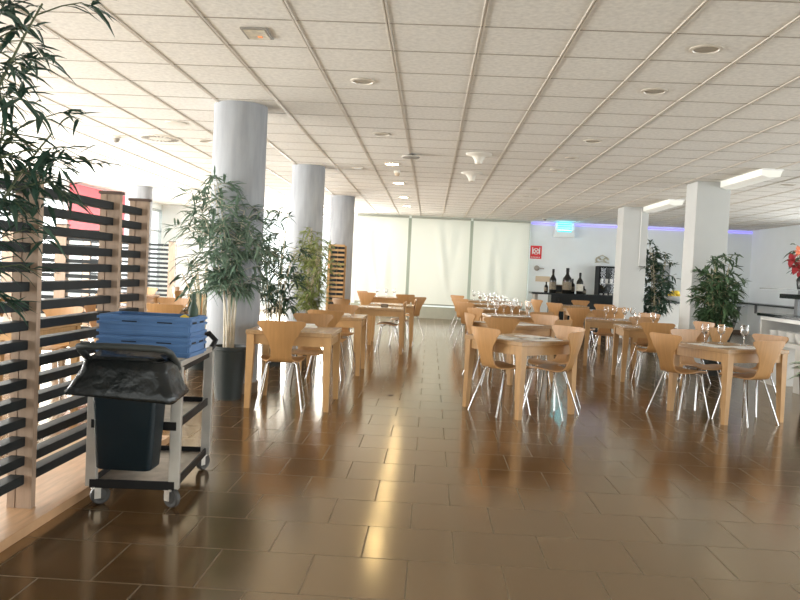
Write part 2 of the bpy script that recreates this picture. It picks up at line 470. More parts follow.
for k, y in enumerate((11.315, 13.712, 16.239, 18.413)):
    downlight(-.645, y, 'glowing warm downlight, %s of the four lit ones' % ('nearest', 'second', 'third', 'farthest')[k], True, r=.10)
downlight(-3.0, 9.9, 'unlit round downlight left of the nearest round column', r=.07)
downlight(5.3, 11.8, 'unlit round downlight right of the nearer square pillar', r=.085)
# square emergency light
t = thing('emergency_light', 'square recessed emergency light in the ceiling near top left', 'emergency light', (-1.255, 5.223, CZ), 0)
B().box(-.09, .09, -.12, .12, -.012, 0, .003).obj('frame', 'greyp', t)
B().box(-.072, .072, -.10, .10, -.016, -.012).obj('lens', 'emerg', t)
B().box(.0, .03, .02, .055, -.019, -.016).obj('led', 'ledon', t)  # orange reflection painted as a small glowing patch on the lens
# small square light
t = thing('square_spotlight', 'small square ceiling spotlight beside the second round column', 'ceiling light', (-1.203, 11.92, CZ))
B().box(-.08, .08, -.08, .08, -.015, 0, .003).obj('frame', 'ring', t); B().box(-.055, .055, -.055, .055, -.018, -.015).obj('lens', 'signw', t)
# detectors, domes
t = thing('smoke_detector', 'flat disc smoke detector on a ceiling bar before the lit lamps', 'smoke detector', (-.338, 10.288, CZ-.006))
B().lathe([(.035, 0), (.05, -.012), (.11, -.025), (.125, -.035), (.11, -.05), (.03, -.055)], 24).obj('body', 'greyp', t, 40)
B().lathe([(.1255, -.033), (.127, -.038), (.1255, -.041)], 24, cap=False).obj('vent_ring', 'cream', t, 40)
t = thing('dome_sensor', 'small dark dome sensor hanging below the nearest lit downlight', 'sensor', (-.60, 12.1, CZ))
B().lathe([(.055, 0), (.055, -.03), (.045, -.03)], 20).obj('base', 'cream', t, 30)
B().lathe([(.045, -.03), (.04, -.055), (.025, -.075), (.005, -.083)], 20).obj('dome', 'tan', t, 60)
for x, y, lab in ((-4.166, 9.875, 'small dark dome sensor on the ceiling far left'), (2.915, 20.236, 'tiny dark dome camera on the ceiling above the wall fly lamp')):
    t = thing('dome_sensor', lab, 'sensor', (x, y, CZ))
    B().lathe([(.06, 0), (.06, -.02), (.05, -.02)], 20).obj('base', 'cream', t, 30)
    B().lathe([(.05, -.02), (.045, -.05), (.025, -.07), (.005, -.077)], 20).obj('dome', 'greyp', t, 60)
for x, y, lab in ((.553, 10.052, 'nearer of the two trumpet shaped white ceiling fittings'), (.564, 11.947, 'farther of the two trumpet shaped white ceiling fittings')):
    t = thing('trumpet_fitting', lab, 'ceiling fitting', (x, y, CZ), 0, 'trumpet shaped ceiling fittings')
    B().lathe([(.17, -.001), (.165, -.012), (.12, -.022), (.08, -.045), (.058, -.08), (.045, -.12)], 28).obj('horn', 'cream', t, 60)
    B().lathe([(.045, -.12), (.05, -.135), (.02, -.14)], 28).obj('tip', 'ring', t, 60)
for x, y, r, lab in ((-3.563, 9.811, .27, 'slotted round air diffuser in the ceiling behind the screen, left of column'), (-5.55, 12.3, .27, 'slotted round air diffuser in the ceiling above the red banner')):
    t = thing('air_diffuser', lab, 'air diffuser', (x, y, CZ), 0, 'round air diffusers')
    B().lathe([(r, -.001), (r, -.010), (r*.93, -.014), (.01, -.014)], 36).obj('plate', 'cream', t, 40)
    s_ = B()
    for k in range(24):
        a = 2*pi*k/24; s_.box(r*.52, r*.86, -.012, .012, -.017, -.0135, M=Matrix.Rotation(a, 4, 'Z'))
    s_.obj('slot_ring', 'greyp', t)
tag(B().lathe([(.12, -.001), (.12, -.01), (.09, -.014), (.02, -.014)], 28, (-2.98, 8.703, CZ)).obj('ceiling_valve', 'cream', None, 40), 'small round cream ceiling valve next to the nearest round column', 'ceiling valve')

# light trunking beside the square pillars
for x, y0, y1, lab in ((4.35, 10.3, 11.75, 'nearer white light trunking under the ceiling by the near square pillar'), (4.42, 14.45, 16.2, 'farther white light trunking under the ceiling by the far square pillar')):
    t = thing('light_trunking', lab, 'ceiling light', (x, y0, CZ), 0, 'white light trunkings')
    B().prism([(-.07, 0), (.20, 0), (.17, -.10), (.02, -.115), (-.07, -.09)], 0, y1-y0, 'y').obj('housing', 'tube', t)
    B().box(-.075, .205, -.012, -.0, -.02, 0).obj('end_cap', 'signw', t)

# ------------------------------------------------------------------ back wall fittings
struct(B().box(2.75, XR-.02, YB-.03, YB-.006, CZ-.075, CZ-.045).obj('trim_led', 'led'))
t = thing('fly_lamp', 'white wall fly lamp glowing cyan above the bottle counter', 'wall lamp', (3.63, YB, 2.63))
B().prism([(-.28, -.20), (.28, -.20), (.25, .19), (-.25, .19)], -.20, -.03, 'y').obj('housing', 'white', t)
for k in range(4):
    B().box(-.19, .19, -.212, -.198, -.055+.062*k, -.022+.062*k, .003).obj('louvre', 'cyan', t)
B().box(-.2, .2, -.15, -.06, .195, .21).obj('tube', 'cyan', t)
l = bpy.data.lights.new('fly_lamp_glow', 'AREA'); l.energy = 3; l.color = (.12, .75, 1); l.shape = 'RECTANGLE'; l.size = .35; l.size_y = .1
o = bpy.data.objects.new('fly_lamp_glow', l); COL.objects.link(o); o.parent = t; o.location = (0, -.22, -.02); o.rotation_euler = (radians(200), 0, 0)
# fire sign with lettering bar
t = thing('fire_sign', 'red square fire equipment sign with white emblem on back wall', 'sign', (2.905, YB-.006, 1.985))
B().box(-.155, .155, -.006, .004, -.175, .185, .003).obj('plate', 'sign', t)
e = B(); e.tube([(.08*cos(2*pi*k/20), -.009, .03+.08*sin(2*pi*k/20)) for k in range(21)], .011, 6)
for k in range(4): e.box(-.012, .012, -.011, -.007, .035, .115, M=Matrix.Translation((0, 0, .03)) @ Matrix.Rotation(k*pi/2+pi/4, 4, 'Y') @ Matrix.Translation((0, 0, -.03)))
for x in (-.11, .085):
    e.box(x, x+.025, -.01, -.007, -.05, .14)
e.obj('emblem', 'signw', t)
e = B()
for k in range(6): e.box(-.125+.042*k, -.10+.042*k, -.01, -.007, -.15, -.12)
e.obj('lettering', 'signw', t)
t = thing('hose_valve', 'small dark round valve on the back wall below the fire sign', 'valve', (2.95, YB, 1.55))
B().lathe([(.075, 0), (.075, .03), (.05, .05), (.02, .055)], 20).obj('knob', 'greyp', t, 40)
t.children[0].rotation_euler = (radians(90), 0, 0)
B().tube([(.05, -.03, 0), (.2, -.03, -.01)], .014).obj('lever', 'greyp', t)
tag(B().box(2.93, 3.33, YB-.012, YB-.001, 1.18, 1.33).obj('notice', 'tan'), 'pale tan notice stuck low on the back wall beside the blinds', 'notice')
# wall ornament above the glass cabinet
t = thing('wall_ornament', 'pale wrought wall ornament hanging above the black drinks cabinet', 'wall ornament', (4.74, YB-.02, 1.86))
b = B()
for s_ in (-1, 1):
    for rr in (.07, .045):
        b.tube([(s_*(.11+.0) + rr*cos(a*.35), 0, rr*sin(a*.35)) for a in range(15)], .012, 6)
b.tube([(-.2, 0, -.08), (0, 0, -.05), (.2, 0, -.08)], .012, 6); b.tube([(-.13, 0, .07), (0, 0, .13), (.13, 0, .07)], .012, 6)
b.obj('scroll', 'clock', t, 60); B().lathe([(.045, -.01), (.045, .01)], 16).obj('boss', 'clock', t)

# black drinks cabinet with shelves of glasses
t = thing('drinks_cabinet', 'black glass-fronted drinks cabinet standing left of the far pillar', 'cabinet', (4.86, 21.2, 0))
b = B(); b.box(-.31, -.27, -.25, .25, 0, 1.68); b.box(.27, .31, -.25, .25, 0, 1.68); b.box(-.27, .27, .21, .25, 0, 1.68); b.box(-.27, .27, -.25, .21, 0, .1); b.box(-.27, .27, -.25, .21, 1.62, 1.68)
b.obj('carcass', 'cabinet', t)
for z in (.45, .80, 1.20): B().box(-.27, .27, -.22, .21, z, z+.02).obj('shelf', 'greyp', t)
B().box(-.268, .268, -.258, -.25, .08, 1.64).obj('glass_door', 'doorglass', t)
for k, z in enumerate((.82, 1.22)):
    for i in range(4):
        o = B().lathe([(.035, 0), (.045, .12), (.042, .12), (.03, .01)], 14, (4.66+.13*i, 21.08, z)).obj('tumbler', 'porcelain', None, 50)
        tag(o, 'pale tumbler on the %s glass shelf of the black drinks cabinet, %s from left' % (('lower', 'upper')[k], ('first', 'second', 'third', 'fourth')[i]), 'tumbler', 'tumblers in the drinks cabinet')

# black bottle counter along the back wall
t = thing('bottle_counter', 'long black bar counter along the back wall carrying giant bottles', 'counter', (3.6, 19.6, 0))
B().box(-1.05, 1.35, -.30, .32, .875, .92, .005).obj('counter_top', 'black', t)
B().box(-.55, 1.32, -.22, .30, 0, .875).obj('counter_body', 'black', t)
B().box(-.95, -.88, -.2, .25, 0, .875).obj('support', 'greyp', t)
def bottle(x, y, h, r, label, lab='label', nm='wine_bottle'):
    t = thing(nm, label, 'bottle', (x, y, .92), 0, 'giant bottles on the bar counter')
    B().lathe([(r*.9, 0), (r, .015), (r, h*.52), (r*.93, h*.60), (r*.55, h*.69), (r*.34, h*.76), (r*.32, h*.93), (r*.36, h*.935), (r*.36, h*.965), (r*.3, h*.97)], 22).obj('bottle_body', 'bottle', t, 40)
    B().lathe([(r+.003, h*.14), (r+.003, h*.46)], 22, cap=False).obj('label_band', lab, t, 40)
    B().lathe([(r*.37, h*.85), (r*.37, h), (r*.1, h*1.003)], 16).obj('capsule', 'rubber', t, 40)
bottle(3.10, 19.55, .60, .085, 'leftmost of the three giant dark wine bottles on the bar', 'labeld')
bottle(3.45, 19.5, .64, .115, 'middle and fattest giant dark wine bottle on the bar', 'labeld')
bottle(3.78, 19.55, .54, .085, 'rightmost giant dark bottle with a white label on the bar')
bottle(2.96, 19.7, .27, .05, 'small dark bottle at the left end of the bar display', 'labeld')
bottle(3.63, 19.72, .38, .06, 'short dark bottle between the fat and white-labelled bottles', 'labeld')
bottle(3.90, 19.62, .2, .06, 'squat dark bottle at the right end of the bar display', 'labeld')
t = thing('wine_crate', 'small wooden wine crate between the left and fattest giant bottles', 'crate', (3.27, 19.72, .92))
b = B(); b.box(-.10, .10, -.08, .08, 0, .21, .004); b.obj('box', 'labeld', t)
B().box(-.08, .08, -.085, -.08, .03, .18).obj('panel', 'black', t)

# ------------------------------------------------------------------ dining tables and chairs
def table_proto():
    t = thing('dining_table', 'x', 'table', (0, 0, 0), 0, 'square wooden dining tables')
    h = .385
    B().box(-h, h, -h, h, .662, .70, .004).obj('tabletop', 'woodtop', t)
    a = B()
    for s_ in (-1, 1):
        a.box(-h+.06, h-.06, s_*(h-.035)-.011, s_*(h-.035)+.011, .575, .662)
        a.box(s_*(h-.035)-.011, s_*(h-.035)+.011, -h+.06, h-.06, .575, .662)
    a.obj('apron', 'wood', t)
    for sx in (-1, 1):
        for sy in (-1, 1):
            o = h-.008; w0, w1 = .045, .068
            def ring(w, z): return [(sx*o, sy*o, z), (sx*(o-w), sy*o, z), (sx*(o-w), sy*(o-w), z), (sx*o, sy*(o-w), z)]
            B().loft([ring(w0, 0), ring(w1, .55), ring(w1, .662)]).obj('leg', 'wood', t)
    return t

def shell_mesh():
    # centre line of the ply shell: seat front -> bend -> back top
    pts = []
    for k in range(9):
        u = k/8; y = .205 - u*.30; z = .432 + .012*sin(pi*min(1, u*1.15)) - .016*max(0, 1-u*6)**1.3 - .012*u
        pts.append((y, z))
    cx, cz, r = -.095, .432+.075, .085
    y0, z0 = pts[-1]
    for k in range(1, 8):
        a = k/7*radians(80)
        pts.append((y0 - .085*sin(a), z0 + .085*(1-cos(a))))
    y1, z1 = pts[-1]
    for k in range(1, 15):
        u = k/14; pts.append((y1 - .070*u - .012*sin(pi*u), z1 + (.80-z1)*u))
    # arc length
    Lc = [0]
    for a, b in zip(pts, pts[1:]): Lc.append(Lc[-1]+sqrt((a[0]-b[0])**2+(a[1]-b[1])**2))
    T = Lc[-1]
    def width(s):
        # control: (s, half width)
        C = [(0, .185), (.10, .203), (.22, .195), (.31, .14), (.39, .098), (.47, .090), (.55, .108), (.65, .165), (.73, .228), (.79, .242), (T, .24)]
        for (a, wa), (b, wb) in zip(C, C[1:]):
            if s <= b or b == T:
                u = max(0, min(1, (s-a)/(b-a))); u = u*u*(3-2*u)*.5+u*.5
                w = wa+(wb-wa)*u; break
        for d, rr in ((s, .07), (T-s, .055)):
            if d < rr: w -= rr - sqrt(max(0, rr*rr-(rr-d)**2))
        return w
    b = B(); rows = []; nu = 12
    # resample with dense ends
    ss = [0, .004, .012, .025, .045, .07] + [.07+(T-.125)*k/26 for k in range(1, 27)] + [T-.035, T-.02, T-.009, T-.003, T]
    for s in ss:
        i = max(k for k in range(len(Lc)) if Lc[k] <= s+1e-9); i = min(i, len(pts)-2)
        u = (s-Lc[i])/(Lc[i+1]-Lc[i]); y = pts[i][0]+(pts[i+1][0]-pts[i][0])*u; z = pts[i][1]+(pts[i+1][1]-pts[i][1])*u
        w = width(s); back = max(0, min(1, (s-.36)/.2)); row = []
        for k in range(nu+1):
            x = -w + 2*w*k/nu; c = (x/.21)**2
            row.append(b.bm.verts.new((x, y + back*.028*c, z + (1-back)*.012*c)))
        rows.append(row)
    fs = []
    for r0, r1 in zip(rows, rows[1:]):
        for k in range(nu): fs.append(b.bm.faces.new((r0[k], r0[k+1], r1[k+1], r1[k])))
    bmesh.ops.recalc_face_normals(b.bm, faces=b.bm.faces)
    bmesh.ops.solidify(b.bm, geom=b.bm.faces[:], thickness=.011)
    return b

def chair_proto():
    t = thing('dining_chair', 'x', 'chair', (0, 0, 0), 0, 'plywood dining chairs')
    shell_mesh().obj('seat_shell', 'veneer', t, 50)
    for sx in (-1, 1):
        for sy in (-1, 1):
            foot = (sx*.205, .20 if sy > 0 else -.205, .0)
            knee = (sx*.135, .135 if sy > 0 else -.075, .40)
            b = B().tube([foot, tuple(foot[i]*.5+knee[i]*.5 for i in range(3)), knee, (sx*.118, knee[1]*.86, .415), (sx*.09, knee[1]*.7, .4195), (sx*.03, .03 + knee[1]*.3, .4205)], .008, 8)
            b.obj('leg', 'chrome', t, 60)
    return t
TABLE, CHAIR = table_proto(), chair_proto()
first = {'t': True, 'c': True}
def put_table(x, y, deg, label):
    if first['t']:
        first['t'] = False; o = TABLE; o.location = (x, y, 0); o.rotation_euler.z = radians(deg); o['label'] = label; return o
    return dup(TABLE, (x, y, 0), radians(deg), label)
def put_chair(x, y, phi, label):
    """phi = heading the sitter faces, degrees from +x"""
    if first['c']:
        first['c'] = False; o = CHAIR; o.location = (x, y, 0); o.rotation_euler.z = radians(phi-90); o['label'] = label; return o
    return dup(CHAIR, (x, y, 0), radians(phi-90), label)

put_table(-1.228, 7.11, 0, 'nearest wooden table of the left row, beside the dark planter')
put_table(-1.175, 9.52, 0, 'second wooden table of the left row, behind the nearest one')
put_table(-.760, 12.16, 0, 'third wooden table of the left row, carrying a dark menu block')
put_table(-.640, 13.42, 0, 'fourth wooden table of the left row, just behind the menu block table')
put_table(-.95, 17.0, 0, 'farthest wooden table of the left row with glasses before the blinds')
put_table(.90, 7.375, 39, 'nearest wooden table of the middle row, turned cornerwise, with white placemats')
put_table(1.04, 9.57, 40, 'second wooden table of the middle row, turned cornerwise')
put_table(1.22, 11.5, 8, 'third wooden table of the middle row, crowded with glasses')
put_table(1.25, 13.5, 4, 'fourth wooden table of the middle row, behind the glasses')
put_table(1.25, 15.6, 0, 'fifth wooden table of the middle row, far from the viewer')
put_table(1.25, 17.7, 0, 'farthest wooden table of the middle row, before the middle blind')
put_table(2.96, 7.66, 25, 'nearest wooden table of the right row, with three wine glasses')
put_table(2.90, 10.22, -4, 'second wooden table of the right row, behind the yellowish chairs')
put_table(2.80, 11.85, -12, 'third wooden table of the right row, with four glasses on top')
put_table(3.08, 15.1, 0, 'fourth wooden table of the right row, well beyond the glasses')
put_table(3.10, 17.2, 0, 'farthest wooden table of the right row, in front of the bottle counter')

put_chair(-1.30, 6.86, 96, 'nearest left chair, its tapered back to the viewer, at the planter-side table')
put_chair(-1.19, 7.66, 270, 'chair facing the viewer on the far side of the nearest left table')
put_chair(-1.157, 8.86, 88, 'chair with its back to the viewer at the second left table')
put_chair(-1.15, 9.98, 270, 'chair facing the viewer on the far side of the second left table')
put_chair(-1.27, 12.38, 50, 'chair angled at the left side of the third left table')
put_chair(-.60, 12.12, 178, 'chair tucked under the aisle end of the third left table, facing left')
put_chair(-.46, 13.40, 182, 'chair tucked under the aisle end of the fourth left table')
put_chair(-1.27, 16.5, 72, 'nearer chair left of the farthest left table, before the blinds')
put_chair(-1.36, 17.45, 40, 'farther chair left of the farthest left table, before the blinds')
put_chair(-.58, 16.3, 110, 'nearer chair at the right side of the farthest left table')
put_chair(-.36, 15.0, 130, 'chair standing alone between the fourth and farthest left tables')
# middle row
put_chair(.705, 7.20, 35, 'chair at left front edge of the nearest middle table, back half turned')
put_chair(1.18, 7.20, 150, 'chair at right front edge of the nearest middle table, dark back turned')
put_chair(1.27, 7.72, 222, 'chair on the far right edge of the nearest middle table, facing the viewer')
put_chair(.90, 9.06, 75, 'chair with its brown back to the viewer at the second middle table')
put_chair(.72, 9.62, 15, 'chair on the left side of the second middle table, seen edge-on')
put_chair(1.42, 9.20, 142, 'chair at the right front edge of the second middle table')
put_chair(1.38, 9.92, 230, 'pale chair on the far side of the second middle table')
put_chair(.86, 11.27, 30, 'light chair on the left of the third middle table of glasses')
put_chair(1.48, 11.02, 120, 'brown chair on the right front of the third middle table')
put_chair(.75, 13.3, 48, 'chair on the aisle side of the fourth middle table')
put_chair(1.30, 12.95, 95, 'peach lit chair among the glasses at the fourth middle table')
put_chair(.74, 15.3, 50, 'chair on the aisle side of the fifth middle table')
put_chair(.78, 17.5, 45, 'chair on the aisle side of the farthest middle table')
put_chair(1.78, 15.5, 190, 'chair on the right side of the fifth middle table')
# right row
put_chair(2.48, 7.57, 28, 'front left chair of the nearest right table, broad back towards the viewer')
put_chair(3.05, 7.37, 118, 'front right chair of the nearest right table, dark back and pale seat')
put_chair(2.86, 8.16, 295, 'chair on the far left side of the nearest right table, facing the viewer')
put_chair(3.36, 7.97, 210, 'chair on the far right side of the nearest right table')
put_chair(2.82, 9.68, 84, 'yellowish chair with its back to the viewer at the second right table')
put_chair(3.02, 10.62, 272, 'chair facing the viewer on the far side of the second right table')
put_chair(3.32, 9.30, 120, 'brown chair at the right front of the second right table')
put_chair(3.44, 10.2, 200, 'pale chair on the right side of the second right table')
put_chair(2.83, 12.34, 262, 'chair on the far side of the third right table, seen beneath it')
put_chair(2.62, 13.2, 60, 'yellow backed chair standing left behind the third right table')
put_chair(3.32, 12.15, 215, 'chair on the right side of the third right table')
put_chair(2.64, 15.4, 40, 'chair left of the fourth right table with its bright back')
put_chair(3.45, 14.55, 110, 'chair in front of the fourth right table, behind four glasses')
put_chair(3.50, 15.6, 250, 'white lit chair on the far side of the fourth right table')
put_chair(2.55, 17.1, 30, 'chair left of the farthest right table, below the bottles')
put_chair(3.50, 17.8, 265, 'chair on the far side of the farthest right table, before the counter')
# the section beyond the screen
LT = [(-3.35, 9.0, 'pale table beyond the end of the long slatted screen'), (-3.5, 6.4, 'table seen through the long slatted screen, close behind it'),
      (-5.3, 8.0, 'table far left seen through the long slatted screen'), (-4.9, 12.3, 'table behind the pale-posted screen, far left'), (-3.9, 13.8, 'table far left in the sunlit section near the column')]
for x, y, lab in LT: put_table(x, y, 0, lab)
put_chair(-3.3, 9.55, 270, 'orange lit chair behind the table past the long screen')
put_chair(-3.85, 9.05, 0, 'chair left of the table past the long screen')
put_chair(-2.95, 8.55, 100, 'chair in front of the table past the long screen')
put_chair(-3.5, 6.98, 270, 'chair facing the viewer right behind the long slatted screen')
put_chair(-4.05, 6.4, 0, 'chair at the left of the table close behind the long screen')
put_chair(-5.3, 8.55, 270, 'chair facing the viewer at the far left table')
put_chair(-4.75, 7.9, 180, 'chair at the right of the far left table')
put_chair(-4.3, 12.35, 180, 'chair at the right of the table behind the pale-posted screen')
put_chair(-4.9, 12.85, 270, 'chair behind the table behind the pale-posted screen')
put_chair(-4.45, 13.9, 0, 'chair left of the sunlit far left table')
put_chair(-3.9, 14.35, 270, 'chair facing the viewer at the sunlit far left table')

# ------------------------------------------------------------------ table ware
def glass_proto():
    t = thing('wine_glass', 'x', 'glass', (0, 0, 0), 0, 'wine glasses')
    B().lathe([(.034, 0), (.034, .003), (.006, .008), (.004, .02), (.004, .08), (.008, .09)], 16).obj('stem', 'glass', t, 50)
    B().lathe([(.006, .088), (.024, .098), (.036, .12), (.039, .145), (.036, .175), (.031, .195), (.0298, .195), (.0345, .172), (.0372, .145), (.034, .121), (.022, .10), (.004, .092)], 18).obj('bowl', 'glass', t, 50)
    return t
GL = glass_proto(); gf = [True]
def put_glass(x, y, label, group='wine glasses', s=1.0):
    if gf[0]:
        gf[0] = False; o = GL; o.location = (x, y, .7005); o['label'] = label; o['group'] = group
    else: o = dup(GL, (x, y, .7005), 0, label, group)
    o.scale = (s, s, s)
    return o
put_glass(2.80, 7.86, 'left wine glass of three on the nearest right table')
put_glass(2.985, 7.92, 'middle wine glass of three on the nearest right table')
put_glass(3.17, 7.80, 'right wine glass of three on the nearest right table', s=1.05)
put_glass(2.70, 10.02, 'left wine glass on the second right table')
put_glass(2.93, 10.12, 'right wine glass on the second right table')
for k, (dx, dy) in enumerate(((-.18, -.05), (-.03, .06), (.1, -.04), (.24, .05))):
    put_glass(2.86+dx, 11.75+dy, '%s of four wine glasses on the third right table' % ('leftmost', 'second from left', 'third from left', 'rightmost')[k])
rg = random.Random(4)
for nm, cx, cy, n in (('third', 1.22, 11.5, 7), ('fourth', 1.25, 13.5, 7), ('fifth', 1.25, 15.6, 7), ('farthest', 1.25, 17.7, 6)):
    for k in range(n):
        x = cx - .30 + .6*((k*.41+.1) % 1); y = cy - .28 + .56*k/(n-1)
        put_glass(x, y, 'wine glass in the cluster of glasses on the %s middle table' % nm, 'glasses on the %s middle table' % nm, 1.08)
for k, dx in enumerate((-.22, -.02, .16)):
    put_glass(-.95+dx, 17.0+.05*k, '%s of three wine glasses on the farthest left table' % ('left', 'middle', 'right')[k])

def put_cutlery(x, y, deg, lab):
    t = thing('fork', 'steel fork ' + lab, 'fork', (x, y, .7025), radians(deg), 'forks laid on tables')
    B().box(-.004, .004, -.09, .03, 0, .003, .001).obj('handle', 'steel', t)
    b = B(); b.box(-.011, .011, .03, .05, 0, .003)
    for k in range(4): b.box(-.011+.0063*k, -.008+.0063*k, .05, .09, 0, .003)
    b.obj('tines', 'steel', t)
    a = radians(deg)
    t = thing('knife', 'steel knife ' + lab, 'knife', (x+.035*cos(a), y+.035*sin(a), .7025), a, 'knives laid on tables')
    B().box(-.006, .006, -.10, 0, 0, .004, .001).obj('handle', 'steel', t); B().prism([(-.006, 0), (.006, 0), (.006, .08), (-.002, .10)], 0, .002).obj('blade', 'steel', t)
def placemat(x, y, deg, lab):  # white paper that also stands in for window reflection on the tabletops
    tag(B().box(-.18, .18, -.125, .125, 0, .0012).obj('placemat', 'paper', None, None, (x, y, .7004), radians(deg)), lab, 'placemat', 'white paper placemats')
placemat(.72, 7.28, 129, 'white paper placemat at left front of the nearest middle table')
placemat(1.06, 7.25, 39, 'white paper placemat at right front of the nearest middle table')
placemat(1.06, 7.52, 129, 'white paper placemat at far right of the nearest middle table')
put_cutlery(1.02, 7.30, 0, 'on the right front placemat of the nearest middle table')
put_cutlery(.74, 7.30, 60, 'on the left front placemat of the nearest middle table')
placemat(2.76, 7.57, 115, 'white paper placemat at left of the nearest right table')
placemat(3.10, 7.52, 25, 'white paper placemat at right of the nearest right table')
put_cutlery(2.78, 7.58, 70, 'on the left placemat of the nearest right table')
put_cutlery(3.10, 7.53, -10, 'on the right placemat of the nearest right table')
placemat(.86, 9.45, 130, 'white paper placemat at left of the second middle table')
placemat(1.2, 9.42, 40, 'white paper placemat at right of the second middle table')
placemat(1.22, 11.3, 8, 'white paper placemat under the glasses of the third middle table')
placemat(-.78, 12.1, 0, 'white paper placemat on the third left table')
# folded napkin on nearest left table, menu block on third left table
t = thing('folded_napkin', 'crumpled pale napkin on the nearest left table', 'napkin', (-1.14, 7.34, .7), .3)
b = B(); b.lathe([(.085, 0), (.09, .012), (.06, .03), (.035, .022), (.01, .028)], 9)
for v in b.bm.verts: v.co *= 1 + .35*mnoise.noise(v.co*14); 
for v in b.bm.verts: v.co.z = max(0.0005, v.co.z)
b.obj('cloth', 'napkin', t, 60); B().box(-.05, .05, -.02, .02, .02, .035, .004).obj('fold', 'paper', t)
t = thing('napkin_stack', 'small pale napkin lying on the second left table', 'napkin', (-1.05, 9.62, .7), .2)
B().box(-.07, .07, -.07, .07, .0005, .012, .002).obj('cloth', 'napkin', t); B().box(-.05, .05, -.012, .012, .012, .02, .002).obj('fold', 'paper', t)
t = thing('menu_block', 'small dark menu block on the third left table', 'menu holder', (-.70, 12.05, .7005), .1)
B().box(-.055, .055, -.03, .03, 0, .055, .004).obj('block', 'cap', t); B().box(-.04, .04, -.035, -.03, .015, .045).obj('card', 'labeld', t)

# ------------------------------------------------------------------ plants
def leaf(b, base, d, L, w, droop, rnd):
    d = d.normalized(); side = d.cross(Vector((0, 0, 1)))
    if side.length < .05: side = Vector((1, 0, 0))
    side.normalize(); side = (side + Vector((0, 0, rnd.uniform(-.5, .5)))).normalized()
    P = []
    for u in (0, .3, .65, 1):
        c = base + d*L*u + Vector((0, 0, -droop*L*u*u))
        P.append(c)
    ws = (0.12, 1, .7, 0)
    v = [b.bm.verts.new(P[0])]
    l = [b.bm.verts.new(P[i] + side*w*ws[i]) for i in (1, 2)]; r = [b.bm.verts.new(P[i] - side*w*ws[i]) for i in (1, 2)]
    mid = [b.bm.verts.new(P[i] - Vector((0, 0, w*.35))) for i in (1, 2)]; tip = b.bm.verts.new(P[3])
    F = b.bm.faces.new
    F((v[0], l[0], mid[0])); F((v[0], mid[0], r[0])); F((l[0], l[1], mid[1], mid[0])); F((mid[0], mid[1], r[1], r[0])); F((l[1], tip, mid[1])); F((mid[1], tip, r[1]))

def pot(t, r0, r1, h, square=False):
    B().lathe([(r0, 0), (r0, .004), (r1-.006, h*.93), (r1+.004, h*.94), (r1+.004, h), (r1-.015, h), (r1-.02, h-.04), (.01, h-.04)], 32).obj('planter', 'planter', t, 35)
    B().lathe([(r1-.025, h-.045), (r1-.025, h-.03), (.005, h-.022)], 20).obj('soil', 'soil', t, 40)

def bamboo(label, loc, potd, H, zlo, spread, canes, leafmat, canemat, seed, L=.13, dens=1.0, lean=(0, 0), w=.011, per=6, rz=0):
    rnd = random.Random(seed)
    t = thing('potted_bamboo', label, 'potted plant', loc, rz, 'potted bamboo plants')
    pot(t, *potd); ph = potd[2]
    f = B()
    for c in range(canes):
        a = rnd.uniform(0, 2*pi); rr = rnd.uniform(.1, .75)*potd[1]*.8
        hx = H*rnd.uniform(.72, 1.0)
        out = rnd.uniform(.15, .8)*spread
        pts = []
        n = 12
        for k in range(n+1):
            u = k/n
            pts.append(Vector((cos(a)*(rr+out*u**2.0)+lean[0]*u*u, sin(a)*(rr+out*u**2.0)+lean[1]*u*u, ph-.035+(hx-ph+.035)*u - .05*out*u**4)))
        br = B(); br.tube(pts, [.011*(1-.65*k/n) for k in range(n+1)], 7)
        for k in range(1, n):
            p_ = pts[k]; br.lathe([(.008, -.004), (.0125*(1-.6*k/n), 0), (.008, .004)], 7, tuple(p_))
        nb = int((16 if c else 18)*dens)
        for k in range(nb):
            z = zlo + (hx-zlo)*(k+rnd.random())/nb
            u = max(0, min(.999, (z-ph+.035)/(hx-ph+.035))); i = int(u*n); p0 = pts[i].lerp(pts[i+1], u*n-i)
            az = rnd.uniform(0, 2*pi); reach = spread*rnd.uniform(.25, .75)*(1.15-.55*abs(2*(z-zlo)/(H-zlo+.001)-.9))
            d = Vector((cos(az), sin(az), rnd.uniform(.0, .7)))
            q = [p0, p0+d*reach*.5, p0+d*reach*.9+Vector((0, 0, -.08*reach)), p0+d*reach*1.25+Vector((0, 0, -.4*reach))]
            br.tube(q, [.0035, .0028, .002, .0012], 4)
            for s_ in range(per):
                tt = rnd.uniform(.35, 1); ii = min(2, int(tt*3)); p1 = q[ii].lerp(q[ii+1], tt*3-ii)
                dd = (d.normalized()*rnd.uniform(.2, 1) + Vector((rnd.uniform(-1, 1), rnd.uniform(-1, 1), rnd.uniform(-.6, .5)))*.8)
                leaf(f, p1, dd, L*rnd.uniform(.6, 1.15), w*rnd.uniform(.75, 1.2), rnd.uniform(.15, .8), rnd)
        br.obj('cane', canemat, t, 60)
    o = f.obj('foliage', leafmat, t); o['kind'] = 'stuff'
    return t

